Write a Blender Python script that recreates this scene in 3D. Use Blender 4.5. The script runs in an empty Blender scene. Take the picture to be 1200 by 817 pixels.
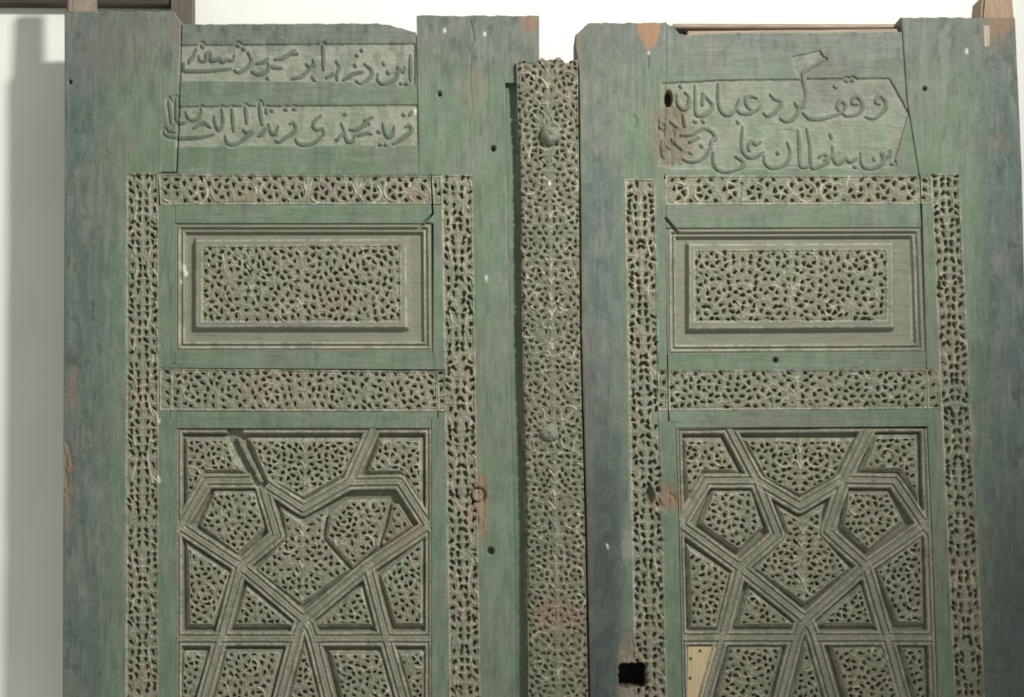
import bpy, math, random
import numpy as np

# ------------------------------------------------------------------ camera, world, lamp, exposure
F, D, PITCH, ZC = 1500.0, 1.75, math.radians(5.0), 1.52     # focal length in photo pixels, distance to the doors (m)
S = D / F                                                    # about 1.17 mm of door per photo pixel
sc = bpy.context.scene
COL = sc.collection
cam_d = bpy.data.cameras.new("camera"); cam = bpy.data.objects.new("camera", cam_d); COL.objects.link(cam)
cam_d.sensor_width = 36.0; cam_d.lens = 36.0 * F / 1200.0; cam_d.clip_start = 0.05; cam_d.clip_end = 100
cam.location = (0, -D, ZC); cam.rotation_euler = (math.radians(90) + PITCH, 0, 0)
sc.camera = cam
sc.view_settings.view_transform = 'Standard'; sc.view_settings.look = 'None'
sc.view_settings.exposure = 0.0; sc.view_settings.gamma = 1.0
world = bpy.data.worlds.new("World"); sc.world = world; world.use_nodes = True
wb = world.node_tree.nodes["Background"]
wb.inputs[0].default_value = (1.0, 1.0, 0.90, 1); wb.inputs[1].default_value = 0.47

def lamp(name, loc, aim, power, radius, color, size=math.radians(60), blend=0.6):
    ld = bpy.data.lights.new(name, 'SPOT'); ld.energy = power; ld.shadow_soft_size = radius; ld.color = color
    ld.spot_size = size; ld.spot_blend = blend
    lo = bpy.data.objects.new(name, ld); COL.objects.link(lo); lo.location = loc
    d = np.array(aim) - np.array(loc)
    import mathutils
    lo.rotation_euler = mathutils.Vector(d).to_track_quat('-Z', 'Y').to_euler()
    return lo
# gallery spotlight, high up to the right in front of the doors
lamp("gallery_spotlight", (1.38, -1.86, 3.22), (-0.15, 0.0, 2.13), 450.0, 0.12, (1.0, 0.985, 0.95), math.radians(56), 1.0)
try:
    sc.cycles.filter_width = 1.8
    sc.cycles.max_bounces = 5
except Exception:
    pass

# ------------------------------------------------------------------ photo pixel -> point of the door plane
CT, ST = math.cos(PITCH), math.sin(PITCH)
def P3(px, py, h=0.0):
    """the point at height h (photo pixels, towards the viewer) over the door plane that is seen at px, py"""
    px = np.asarray(px, float); py = np.asarray(py, float)
    dx = (px - 600.0) / F; dz = (408.5 - py) / F
    vy = CT - dz * ST; vz = ST + dz * CT
    t = (D - h * S) / vy
    return t * dx, ZC + t * vz
def W(px, py, h):
    """door-plane position of px, py pushed out along the plane's normal by h"""
    x, z = P3(px, py, 0.0)
    return np.stack([x, -np.asarray(h, float) * S * np.ones_like(x), z], -1)

# ------------------------------------------------------------------ noise
def _lat(seed, n=256):
    return np.random.RandomState(seed).rand(n, n)
def vnoise(x, y, seed=0):
    L = _lat(seed); n = L.shape[0]
    xi = np.floor(x).astype(int); yi = np.floor(y).astype(int)
    fx = x - xi; fy = y - yi
    fx = fx * fx * (3 - 2 * fx); fy = fy * fy * (3 - 2 * fy)
    a = L[yi % n, xi % n]; b = L[yi % n, (xi + 1) % n]; c = L[(yi + 1) % n, xi % n]; d = L[(yi + 1) % n, (xi + 1) % n]
    return (a * (1 - fx) + b * fx) * (1 - fy) + (c * (1 - fx) + d * fx) * fy
def fbm(x, y, seed=0, o=4):
    s = 0; a = 0.5; t = 0
    for k in range(o):
        s = s + a * vnoise(x * 2 ** k + 17.3 * k, y * 2 ** k + 5.1 * k, seed + k); t += a; a *= 0.55
    return s / t
def sst(a, b, x):
    t = np.clip((x - a) / (b - a), 0, 1)
    return t * t * (3 - 2 * t)
def pl(y, *pts):
    return float(np.interp(y, [p[0] for p in pts], [p[1] for p in pts]))

# ------------------------------------------------------------------ the carving, as one relief map over the door plane
SS = 3.0
X0, Y0, X1, Y1 = 60, 0, 1230, 900
NXM, NYM = int((X1 - X0) * SS), int((Y1 - Y0) * SS)
HM = np.zeros((NYM, NXM), np.float32)        # relief in photo pixels, negative = cut in
RDG = np.zeros((NYM, NXM), np.float32); EDG = np.zeros((NYM, NXM), np.float32)   # highlights painted pale on worn arrises of carving and mouldings
LET = np.zeros((NYM, NXM), np.float32)
SCR = np.zeros((NYM, NXM), np.float32)       # scraped bare inscription ground, plus lit outlines painted round the letters
def window(x0, y0, x1, y1):
    a = max(0, int((x0 - X0) * SS)); b = min(NXM, int((x1 - X0) * SS) + 1)
    c = max(0, int((y0 - Y0) * SS)); d = min(NYM, int((y1 - Y0) * SS) + 1)
    gx = (np.arange(a, b) + 0.5) / SS + X0; gy = (np.arange(c, d) + 0.5) / SS + Y0
    return (slice(c, d), slice(a, b)), gx[None, :], gy[:, None]
def seg_d(gx, gy, x0, y0, x1, y1):
    vx, vy = x1 - x0, y1 - y0; L = vx * vx + vy * vy + 1e-9
    t = np.clip(((gx - x0) * vx + (gy - y0) * vy) / L, 0, 1)
    return np.hypot(gx - x0 - t * vx, gy - y0 - t * vy), t
def poly_sd(gx, gy, poly):
    """signed distance, positive inside"""
    gx = np.asarray(gx, float); gy = np.asarray(gy, float)
    gx, gy = np.broadcast_arrays(gx, gy)
    d = np.full(gx.shape, 1e9); ins = np.zeros(gx.shape, bool); n = len(poly)
    for i in range(n):
        x0, y0 = poly[i]; x1, y1 = poly[(i + 1) % n]
        d = np.minimum(d, seg_d(gx, gy, x0, y0, x1, y1)[0])
        if y0 != y1:
            c = ((y0 <= gy) & (gy < y1)) | ((y1 <= gy) & (gy < y0))
            ins ^= c & (gx < (x1 - x0) * (gy - y0) / (y1 - y0) + x0)
    return np.where(ins, d, -d)
def sample(M, px, py):
    u = np.clip((px - X0) * SS - 0.5, 0, NXM - 1.001); v = np.clip((py - Y0) * SS - 0.5, 0, NYM - 1.001)
    i = u.astype(int); j = v.astype(int); fu = u - i; fv = v - j
    return (M[j, i] * (1 - fu) + M[j, i + 1] * fu) * (1 - fv) + (M[j + 1, i] * (1 - fu) + M[j + 1, i + 1] * fu) * fv

def carve(poly, holes, stems, seed, margin=1.2):
    """holes: (x, y, angle, half_length, radius, depth); stems: polylines left standing as thin ribs"""
    xs = [p[0] for p in poly]; ys = [p[1] for p in poly]
    w, gx, gy = window(min(xs) - 1, min(ys) - 1, max(xs) + 1, max(ys) + 1)
    sh = (gy.shape[0], gx.shape[1])
    d1 = np.full(sh, 30.0, np.float32); d2 = np.full(sh, 30.0, np.float32); dep = np.full(sh, 6.0, np.float32)
    ox, oy = gx[0, 0], gy[0, 0]
    for (x, y, a, hl, r, dp) in holes:
        R = 13.0
        i0 = max(0, int((x - R - ox) * SS)); i1 = min(sh[1], int((x + R - ox) * SS) + 1)
        j0 = max(0, int((y - R - oy) * SS)); j1 = min(sh[0], int((y + R - oy) * SS) + 1)
        if i1 <= i0 or j1 <= j0: continue
        ca, sa = math.cos(a) * hl, math.sin(a) * hl
        dd, t = seg_d(gx[:, i0:i1], gy[j0:j1], x - ca, y - sa, x + ca, y + sa)
        dd = dd - r * (1.15 - 0.55 * t)
        A = d1[j0:j1, i0:i1]; B = d2[j0:j1, i0:i1]
        near = dd < A
        d2[j0:j1, i0:i1] = np.where(near, A, np.minimum(B, dd)); dep[j0:j1, i0:i1] = np.where(near, dp, dep[j0:j1, i0:i1])
        d1[j0:j1, i0:i1] = np.where(near, dd, A)
    e = np.minimum(d2 - d1, 9)
    X, Y = np.broadcast_arrays(gx, gy)
    rid = sst(.42, .58, vnoise(X / 6, Y / 6, seed + 3))
    h = -0.85 * sst(0.2, 3.0, e) * sst(-1.0, 1.0, 4.5 - np.minimum(d1, 4.5)) - 0.35 * (1 - sst(0.1, 0.8, e)) * rid
    h = h + 1.2 * (fbm(X / 4.0, Y / 4.0, seed) - 0.5)
    hole = 1 - sst(-0.6, 0.45, d1)
    ds = np.full(sh, 30.0, np.float32)
    for st in stems:
        for (xa, ya), (xb, yb) in zip(st[:-1], st[1:]):
            R = 5.0
            i0 = max(0, int((min(xa, xb) - R - ox) * SS)); i1 = min(sh[1], int((max(xa, xb) + R - ox) * SS) + 1)
            j0 = max(0, int((min(ya, yb) - R - oy) * SS)); j1 = min(sh[0], int((max(ya, yb) + R - oy) * SS) + 1)
            if i1 <= i0 or j1 <= j0: continue
            dd, _ = seg_d(gx[:, i0:i1], gy[j0:j1], xa, ya, xb, yb)
            ds[j0:j1, i0:i1] = np.minimum(ds[j0:j1, i0:i1], dd)
    lose = sst(.46, .62, vnoise(X / 8, Y / 8, seed + 7))                 # the ribs are rubbed away here and there
    rib = (1 - sst(0.5, 1.6, ds)) * lose
    h = h * (1 - rib) + (0.45 - 0.4 * (ds / 1.6) ** 2) * rib
    h = h - 0.8 * sst(1.2, 1.8, ds) * (1 - sst(1.8, 2.7, ds)) * lose
    h = h - hole * (1 - 0.3 * rib) * dep
    sd = poly_sd(gx, gy, poly)
    m = sst(0.0, margin, sd)
    edge = 0.35 * sst(-0.2, 0.6, sd) * (1 - sst(1.2, 2.2, sd)) - 1.0 * sst(1.6, 2.4, sd) * (1 - sst(2.6, 3.8, sd))
    HM[w] = np.where(sd > 0, h * m + edge, HM[w])
    RDG[w] = np.where(sd > 0, np.maximum((1 - sst(.25, 1.0, e)) * sst(.35, .6, vnoise(X / 5 + 3, Y / 5, seed + 11)), rib * .9) * sst(0.6, 1.4, d1), RDG[w])
    EDG[w] = np.maximum(EDG[w], np.exp(-((sd - 0.6) / .8) ** 2))

def bil(q, u, v):
    """q = TL, TR, BR, BL"""
    (ax, ay), (bx, by), (cx, cy), (dx, dy) = q
    return ((ax * (1 - u) + bx * u) * (1 - v) + (dx * (1 - u) + cx * u) * v,
            (ay * (1 - u) + by * u) * (1 - v) + (dy * (1 - u) + cy * u) * v)

def jit(rng, s): return (rng.rand() - 0.5) * 2 * s
def dpt(rng): return 2.5 if rng.rand() < 0.06 else 5.2 + 2.8 * rng.rand()

def carve_vband(q, seed):
    rng = np.random.RandomState(seed)
    Wd = q[1][0] - q[0][0]; L = q[3][1] - q[0][1]
    k = Wd / 37.0
    holes = []; stems = []
    per = 74.0; rows = int(L / 9.6) + 1
    ph0 = rng.rand() * 6.28
    def at(x, y):
        return bil(q, 0.5 + x / Wd, y / L)
    drift = 0
    for r in range(rows):
        y = r * 9.6 + 5.0; ph = 2 * math.pi * y / per + ph0
        if y > L - 2.5: break
        jx, jy, ja = jit(rng, 1.2), jit(rng, 2.1), jit(rng, 0.5)
        for sgn in (-1, 1):
            if rng.rand() > 0.06:
                x, yy = at(sgn * k * (4.7 + 1.0 * math.sin(ph) + jx) + jit(rng, .5), y + jy + jit(rng, .6))
                holes.append((x, yy, math.pi / 2 + sgn * (0.45 * math.sin(ph) + ja), 1.3 + rng.rand() * 1.1, 1.4 + rng.rand() * .45, dpt(rng)))
            if rng.rand() > 0.09:
                yo = y + 4.2 * math.cos(ph) + jy
                x, yy = at(sgn * k * (13.2 + 0.9 * math.cos(ph * 2) + jx) + jit(rng, .5), yo + jit(rng, .6))
                holes.append((x, yy, math.pi / 2 - sgn * (0.75 * math.cos(ph) + ja), 1.2 + rng.rand() * 1.2, 1.35 + rng.rand() * .45, dpt(rng)))
    for sgn in (-1, 1):
        stems.append([at(sgn * k * (9.2 + 3.2 * math.sin(2 * math.pi * y / per * 1 + ph0 + 0.6)), y) for y in np.arange(0, L, 2.5)])
        y = 0
        while y < L:                                   # leaf arcs springing from the side strands
            a = rng.rand() * 0.4
            stems.append([at(sgn * k * (9 + 8.5 * math.sin(t * 1.6 + a)), y + 13 * t) for t in np.linspace(0, 1, 8)])
            y += 37 * (0.8 + 0.4 * rng.rand())
    carve(list(q), holes, stems, seed)

def carve_hband(q, seed):
    rng = np.random.RandomState(seed)
    L = q[1][0] - q[0][0]; H = q[3][1] - q[0][1]
    n = int(round(L / 29.5)); pit = L / n; R = 0.345 * H
    holes = []; stems = []
    def at(x, y):
        return bil(q, x / L, y / H)
    for i in range(n):
        cx = (i + 0.5) * pit + jit(rng, 1.2); cy = 0.585 * H + jit(rng, 1.0); m = 1 if i < n / 2 else -1
        a0 = jit(rng, 0.5)
        for kk in range(5):
            if rng.rand() < 0.08: continue
            a = math.pi / 2 + m * (a0 + kk * 2 * math.pi / 5)
            x, y = at(cx + 0.6 * R * math.cos(a) + jit(rng, .6), cy + 0.6 * R * math.sin(a) + jit(rng, .6))
            holes.append((x, y, a + m * 1.0, 0.9 + rng.rand() * 1.0, 1.4 + rng.rand() * .45, dpt(rng)))
        t0 = rng.rand() * 2 - 1.6
        st = [at(cx + R * math.cos(t) * 1.02, cy + R * math.sin(t)) for t in np.linspace(t0, t0 + 3.2 + 2 * rng.rand(), 16)]
        stems.append(st)
        stems.append([at(cx + m * (R + 1 - 5 * t), cy - R * 0.2 - t * (0.4 * H)) for t in np.linspace(0, 1, 5)])
        for xx in (-0.22, 0.26):
            if rng.rand() < 0.1: continue
            x, y = at(cx + xx * pit + jit(rng, 1.3), 0.14 * H + jit(rng, 1.2))
            holes.append((x, y, jit(rng, 0.9), 1.0 + rng.rand(), 1.35 + rng.rand() * .45, dpt(rng)))
        if rng.rand() < 0.85:
            x, y = at((i + 1) * pit + jit(rng, .5), 0.86 * H)
            if i < n - 1: holes.append((x, y, 0.2, 0.9, 1.7, dpt(rng)))
        if rng.rand() < 0.8 and i < n - 1:
            x, y = at((i + 1) * pit + jit(rng, .7), 0.33 * H + jit(rng, 1))
            holes.append((x, y, 1.5, 1.2, 1.8, dpt(rng)))
    carve(list(q), holes, stems, seed)

def carve_field(poly, axes, seed, inset=4.0, pitch=9.4, gap=26.0, ring_r=7.2, mapq=None, tries=3600, soft=1.0):
    """scrolls round scattered centres, mirrored about the vertical axes given, gaps filled with single cuts"""
    rng = np.random.RandomState(seed)
    xs = [p[0] for p in poly]; ys = [p[1] for p in poly]
    x0, x1, y0, y1 = min(xs), max(xs), min(ys), max(ys)
    pts = []; holes = []; stems = []; cents = []
    def images(x, y):
        out = [(x, y, 1)]
        for ax in axes:
            out += [(2 * ax - a, b, -s) for (a, b, s) in out]
        return out
    def ok(x, y, dm):
        if float(poly_sd(np.array([x]), np.array([y]), poly)[0]) < inset: return False
        for (a, b) in pts:
            if (a - x) ** 2 + (b - y) ** 2 < dm * dm: return False
        return True
    def on_axis(x): return any(0 < abs(x - ax) < 4.2 for ax in axes)
    def put(x, y, ang, dm, hl=1.15, r=1.42):
        done = False
        for (a, b, s) in images(x, y):
            if ok(a, b, dm):
                pts.append((a, b)); done = True
                if rng.rand() > 0.03:
                    holes.append((a + jit(rng, .4), b + jit(rng, .4), ang if s > 0 else math.pi - ang, hl + jit(rng, .4), (r + jit(rng, .25)) * (.6 + .4 * soft), dpt(rng) * soft))
        return done
    for _ in range(tries // 6):                                # scroll centres
        x, y = x0 + rng.rand() * (x1 - x0), y0 + rng.rand() * (y1 - y0)
        if float(poly_sd(np.array([x]), np.array([y]), poly)[0]) < 8: continue
        if any(abs(x - ax) < 11 for ax in axes) and axes: continue
        if any((a - x) ** 2 + (b - y) ** 2 < gap * gap for (a, b) in cents): continue
        for (a, b, s) in images(x, y):
            if any((p - a) ** 2 + (q_ - b) ** 2 < 20 ** 2 for (p, q_) in cents): continue
            if float(poly_sd(np.array([a]), np.array([b]), poly)[0]) < 8: continue
            cents.append((a, b))
            th0 = rng.rand() * 6.28
            stems.append([(a + s * (11.3 - 0.75 * t) * math.cos(th0 + t), b + (11.3 - 0.75 * t) * math.sin(th0 + t)) for t in np.linspace(0, 2.6 + 2.4 * rng.rand(), 22)])
        a0 = rng.rand() * 6.28; nn = 5 if rng.rand() < .7 else 6
        for kk in range(nn):
            a = a0 + kk * 2 * math.pi / nn
            put(x + ring_r * math.cos(a), y + ring_r * math.sin(a), a + 1.1, 6.2, .9 + rng.rand() * .8)
    for _ in range(tries):
        x, y = x0 + rng.rand() * (x1 - x0), y0 + rng.rand() * (y1 - y0)
        if on_axis(x): continue
        if not ok(x, y, pitch): continue
        if cents:
            c = min(cents, key=lambda c: (c[0] - x) ** 2 + (c[1] - y) ** 2)
            ang = math.atan2(y - c[1], x - c[0]) + 1.35
        else:
            ang = rng.rand() * 3.14
        put(x, y, ang + jit(rng, .3), pitch * 0.93, .9 + rng.rand() * .8)
    for ax in axes:
        for y in np.arange(y0 + inset, y1 - inset - 12, 19):           # paired leaves opening from the axis
            for sg in (-1, 1):
                stems.append([(ax + sg * (0.6 + 7.5 * t * t), y + 12 * (1 - t)) for t in np.linspace(0, 1, 6)])
    if mapq is not None:
        f = lambda x, y: bil(mapq, (x - x0) / (x1 - x0), (y - y0) / (y1 - y0))
        holes = [f(h[0], h[1]) + tuple(h[2:]) for h in holes]; stems = [[f(*p) for p in st] for st in stems]; poly = list(mapq)
    carve(poly, holes, stems, seed, margin=1.0)

def dig(x, y, rx, ry, depth, soft=0.8, sq=False):
    w, gx, gy = window(x - rx - 3, y - ry - 3, x + rx + 3, y + ry + 3)
    if sq:
        qx, qy = np.abs(gx - x) - rx + 3.5 + 0 * gy, np.abs(gy - y) - ry + 3.5 + 0 * gx
        d = np.hypot(np.maximum(qx, 0), np.maximum(qy, 0)) + np.minimum(np.maximum(qx, qy), 0) - 3.5
        d = d + 1.6 * (vnoise((gx + 0 * gy) / 4, (gy + 0 * gx) / 4, 77) - 0.5)
    else:
        d = (np.hypot((gx - x) / rx, (gy - y) / ry) - 1) * min(rx, ry)
    m = 1 - sst(-soft, soft, d)
    HM[w] = HM[w] * (1 - m) - depth * m

# ------------------------------------------------------------------ the inscriptions: each stroke traced at twelve times size
def Z(ox, oy, *strokes):
    return [[(ox + a / 12.0, oy + b / 12.0) for (a, b) in s] for s in strokes]
L1 = (Z(200, 40,
        [(360,200),(330,290),(280,350),(255,395)], [(400,300),(410,350),(450,375),(500,350),(510,270),(560,260),(570,350),(620,360),(700,340),(730,380),(800,350),(850,360),(890,345),(900,280)],
        [(190,400),(190,490),(240,510),(450,512),(700,492),(850,480)], [(1090,250),(1140,350),(1120,420),(1050,490),(960,530),(900,500)],
        [(940,150),(960,160)], [(1020,200),(1040,205)], [(440,155),(455,175)], [(1150,520),(1190,550)])
      + Z(295, 40,
        [(70,410),(180,380),(235,330)], [(30,520),(100,560),(230,500),(235,400)], [(222,605),(230,618)], [(260,440),(330,460),(430,470)],
        [(330,345),(440,330),(540,270),(620,215)], [(560,270),(640,265)], [(870,350),(880,420),(820,450),(770,410)], [(835,465),(740,560),(660,600),(580,620)],
        [(1000,150),(1015,300),(1015,490)], [(1060,600),(1150,550)], [(860,600),(890,640)])
      + Z(390, 40,
        [(50,370),(100,450),(70,530),(62,640)], [(430,520),(300,550),(230,590),(150,640)], [(310,425),(320,440)], [(335,285),(345,295)], [(405,215),(415,228)],
        [(450,410),(500,450),(550,490),(560,560),(500,630),(400,685),(330,650)], [(640,550),(640,640),(700,690),(800,670),(900,610),(930,500),(925,460),(990,520),(1020,450)],
        [(775,520),(785,540)], [(715,400),(725,420)], [(955,685),(968,692)], [(1035,685),(1045,692)], [(1095,290),(1100,470),(1100,650)]))
L2 = (Z(185, 108,
        [(150,110),(175,260),(190,430)], [(90,540),(110,590),(200,622),(380,640),(600,625),(790,585)], [(255,90),(260,300),(285,410),(350,430),(410,400)],
        [(400,270),(420,335),(480,380),(560,370),(615,290),(610,220)], [(510,500),(640,420),(745,490)], [(800,330),(810,420),(860,520),(920,440),(920,330),(900,230)],
        [(1045,225),(1062,400),(1068,540)], [(950,610),(980,700),(1060,730),(1180,690)])
      + Z(280, 108,
        [(90,200),(110,320),(112,430)], [(65,520),(120,560),(190,555),(100,630),(0,705)], [(290,150),(310,320),(332,445)], [(390,500),(340,570),(280,610)],
        [(390,230),(390,280)], [(455,245),(470,255)], [(420,440),(460,570),(520,570),(557,470)], [(720,440),(770,420),(805,470),(790,540),(680,620),(580,690),(520,675)],
        [(650,235),(670,240)], [(770,232),(795,235)], [(1160,320),(1080,390),(1050,465),(1100,520),(1190,500)], [(1190,590),(1080,690),(960,732),(850,720),(800,650)], [(1190,505),(1200,560),(1185,600)])
      + Z(395, 108,
        [(65,435),(110,540),(130,640),(170,690),(230,680),(255,610)], [(0,665),(75,590)], [(180,520),(260,520),(350,480),(410,430),(440,380),(510,340)], [(400,390),(450,430)],
        [(250,605),(340,590),(420,565),(490,580)], [(580,545),(598,555)], [(650,440),(680,560),(722,620),(790,590),(810,480)], [(605,730),(620,732)], [(685,730),(700,732)],
        [(970,480),(1030,455),(1052,540),(980,600),(880,670),(790,722)], [(935,305),(950,315)], [(1030,310),(1060,270)], [(110,300),(125,305)]))
R1 = (Z(765, 85,
        [(350,310),(360,430),(430,505),(500,480),(520,340),(460,270)], [(600,180),(605,400),(612,560),(680,600),(780,560),(850,450),(780,360),(715,290)], [(715,290),(705,440)], [(395,180),(405,200)],
        [(925,150),(930,400),(980,540),(1060,590),(1140,550)], [(590,675),(610,685)], [(710,670),(725,690)], [(440,600),(460,740)], [(265,680),(350,750)], [(110,700),(150,690),(190,730),(160,780),(110,760),(105,720)])
      + Z(850, 85,
        [(0,580),(70,590),(110,550),(160,500)], [(450,350),(380,320),(310,340),(300,420),(350,500),(420,530)], [(210,370),(170,490),(230,560),(330,570),(430,530),(505,465)], [(180,680),(190,700)],
        [(640,300),(700,360),(790,400),(770,480),(680,570),(600,600),(550,565)], [(1150,340),(1100,460),(1040,480),(980,410)], [(1040,480),(1020,570),(950,650),(870,680),(785,640)], [(1105,560),(1190,640)])
      + Z(970, 85,
        [(740,440),(680,400),(740,305),(820,380),(830,480),(760,570),(650,640),(540,615)], [(430,440),(360,430),(360,370),(420,320),(490,400),(500,480),(460,550),(380,590),(270,600),(225,560)],
        [(215,570),(145,480),(190,390),(260,440),(235,540)], [(210,560),(100,590),(0,625),(-150,650),(-250,630),(-330,560)], [(105,185),(120,200)], [(265,108),(280,112)], [(350,103),(362,106)])
      + Z(900, 50,
        [(490,440),(510,540),(540,680),(550,800)], [(790,240),(640,325),(520,400),(490,460)]))
R2 = (Z(765, 138,
        [(400,230),(560,230),(700,145),(800,160),(870,220),(890,290),(835,320),(820,420),(760,520),(640,600),(520,610),(430,570)], [(530,330),(650,270)], [(685,385),(700,395)], [(535,485),(548,495)],
        [(270,280),(340,350),(420,440)], [(860,480),(860,620),(920,720),(1040,755),(1200,725)], [(150,290),(130,420),(165,560)], [(220,390),(240,420)])
      + Z(850, 138,
        [(100,745),(200,710),(262,660),(255,600),(150,540)], [(250,120),(240,400),(290,510),(360,550),(440,540),(545,475)], [(505,330),(440,365),(375,320),(335,400),(350,460)], [(740,480),(750,500)],
        [(880,340),(922,480),(880,610),(760,690),(640,690),(562,620),(555,530)], [(1030,170),(1050,400),(1060,640),(1100,690),(1180,680)])
      + [[(946,150), (950, 172), (952, 195), (962, 194), (971, 189), (968, 180), (960, 184)]]
      + Z(960, 138,
        [(195,395),(210,560),(260,640),(330,610),(390,540)], [(390,560),(450,610),(535,555)], [(165,225),(180,270)], [(590,490),(600,620),(650,692),(760,705),(880,650),(920,580),(890,490),(950,540),(1010,520),(1010,450)],
        [(775,560),(785,585)], [(1030,635),(1042,645)], [(505,680),(520,688)], [(80,590),(160,555),(195,500)]))

def smooth(s):
    if len(s) < 3: return s
    P = [s[0]] + list(s) + [s[-1]]; out = []
    for i in range(1, len(P) - 2):
        p0, p1, p2, p3 = [np.array(p) for p in P[i - 1:i + 3]]
        for t in (0, .25, .5, .75):
            out.append(tuple(.5 * (2 * p1 + (p2 - p0) * t + (2 * p0 - 5 * p1 + 4 * p2 - p3) * t * t + (3 * p1 - p0 - 3 * p2 + p3) * t ** 3)))
    return out + [tuple(s[-1])]
def inscribe(polys, strokes, depth=2.5, wid=2.0, bare=.85):
    strokes = [smooth(s) for s in strokes]
    xs = [p[0] for s in strokes for p in s] + [p[0] for q in polys for p in q]
    ys = [p[1] for s in strokes for p in s] + [p[1] for q in polys for p in q]
    w, gx, gy = window(min(xs) - 8, min(ys) - 8, max(xs) + 8, max(ys) + 8)
    sh = (gy.shape[0], gx.shape[1]); ds = np.full(sh, 30.0)
    ox, oy = gx[0, 0], gy[0, 0]
    for s in strokes:
        n = len(s)
        for k in range(n - 1):
            (xa, ya), (xb, yb) = s[k], s[k + 1]; R = 12
            i0 = max(0, int((min(xa, xb) - R - ox) * SS)); i1 = min(sh[1], int((max(xa, xb) + R - ox) * SS) + 1)
            j0 = max(0, int((min(ya, yb) - R - oy) * SS)); j1 = min(sh[0], int((max(ya, yb) + R - oy) * SS) + 1)
            dd, t = seg_d(gx[:, i0:i1], gy[j0:j1], xa, ya, xb, yb)
            u = (k + t) / (n - 1)
            ww = 0.55 - 4.2 * (u - 0.5) ** 2 if n > 2 else 0.15
            ds[j0:j1, i0:i1] = np.minimum(ds[j0:j1, i0:i1], dd - ww)
    sd = np.full(sh, -30.0)
    for q in polys: sd = np.maximum(sd, poly_sd(gx, gy, q))
    X, Y = np.broadcast_arrays(gx, gy)
    sd = sd + 1.2 * (fbm(X / 7, Y / 7, 5) - 0.5)
    sd = np.maximum(sd, 5.0 - ds)
    g = sst(0.0, 1.6, sd)
    ground = -depth * g * (0.80 + 0.4 * fbm(X / 6, Y / 4, 9))
    let = 1 - sst(wid - 1.0, wid + 0.8, ds)
    h = ground * (1 - let) + (-0.25 - 0.05 * ds) * let * g
    HM[w] = np.where(sd > 0, h, HM[w]); near = np.maximum(np.exp(-np.maximum(ds - 2, 0) / 1.6), np.exp(-np.abs(sd - 1.5) / 1.3))
    SCR[w] = np.maximum(SCR[w], g * (1 - let) * (bare + (1 - bare) * near)); LET[w] = np.maximum(LET[w], g * let)  # scraped ground, with lit cut edges painted brighter round letters and border
inscribe([[(212, 52), (487, 50), (487, 100), (440, 97), (209, 95)]], L1)
inscribe([[(206, 124), (490, 122), (491, 171), (205, 172)]], L2)
inscribe([[(775, 97), (850, 93), (985, 91), (1043, 91), (1066, 132), (1047, 197), (790, 199), (771, 195)],
          [(927, 66), (962, 58), (968, 70), (945, 92), (934, 92)]], R1 + R2, bare=.45)

# ------------------------------------------------------------------ edges of the timbers, as lines down the photo
def curve(*pts):
    return lambda y: float(np.interp(y, [p[0] for p in pts], [p[1] for p in pts]))
YB = 885
LA0, LA1 = curve((203, 148), (390, 151), (580, 149), (817, 147), (885, 147)), curve((203, 185), (390, 187.5), (580, 185), (817, 185), (885, 185))
LB0, LB1 = curve((203, 517), (390, 521), (580, 524), (613, 525), (817, 527), (885, 528)), curve((203, 553), (390, 557), (580, 560), (817, 563), (885, 564))
LE = curve((97, 592), (190, 594), (394, 597), (480, 599), (613, 603), (817, 605), (885, 606))
AS0, AS1 = curve((60, 604), (190, 609), (394, 612), (613, 617), (817, 619), (885, 620)), curve((60, 676.5), (190, 678), (394, 679.5), (613, 685), (817, 689), (885, 691))
RS = curve((20, 680), (190, 680), (394, 681.5), (613, 687), (817, 691), (885, 693))
RA0, RA1 = curve((210, 732), (394, 734), (584, 736.5), (613, 739), (817, 744), (885, 746)), curve((210, 767), (394, 770), (584, 773), (613, 775.5), (817, 781), (885, 783))
RB0, RB1 = curve((204, 1091), (394, 1099), (584, 1105), (613, 1109), (817, 1119), (885, 1122)), curve((204, 1124), (394, 1133.5), (584, 1140), (613, 1145), (817, 1154), (885, 1157))
RE = curve((18, 1190), (200, 1198), (330, 1201), (817, 1212), (885, 1214))
LI0, LI1 = curve((203, 190), (262, 206), (885, 206)), curve((203, 505), (262, 507), (500, 505), (817, 505), (885, 505))   # rails: left and right joints
RI0, RI1 = curve((203, 779), (262, 782), (433, 781.5), (500, 792), (613, 796), (817, 800), (885, 801)), curve((203, 1077), (480, 1085), (613, 1091), (817, 1098), (885, 1100))

def vband(e0, e1, y0, y1):
    return [(e0(y0), y0), (e1(y0), y0), (e1(y1), y1), (e0(y1), y1)]
VB = {'LA': vband(LA0, LA1, 203, YB), 'LB': vband(LB0, LB1, 205, YB), 'RA': vband(RA0, RA1, 210, YB), 'RB': vband(RB0, RB1, 204, YB)}
HB = {'L1': [(185.6, 204), (504.3, 206), (505.6, 239), (188, 240)], 'R1': [(779.8, 206), (1077, 206), (1078.6, 239), (780.2, 240)],
      'L2': [(200.6, 432), (512, 435), (512.8, 482), (200.6, 481)], 'R2': [(783.6, 434), (1085.4, 433), (1086.6, 479), (783.8, 481)]}
CORN = {'LB1': [(506, 206), (517, 206), (518, 239), (508, 239)], 'LB2': [(512.6, 434), (521, 434), (522, 482), (513.4, 482)], 'LA2': [(187.5, 431), (200, 431), (199.8, 481), (187, 481)],
        'RB1': [(1079, 205), (1091, 204), (1092.5, 239), (1080, 239)], 'RB2': [(1086.2, 433), (1100, 433), (1101, 479), (1087.4, 479)], 'RA2': [(770.5, 434), (782.2, 434), (782.4, 481), (771, 481)]}
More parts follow.
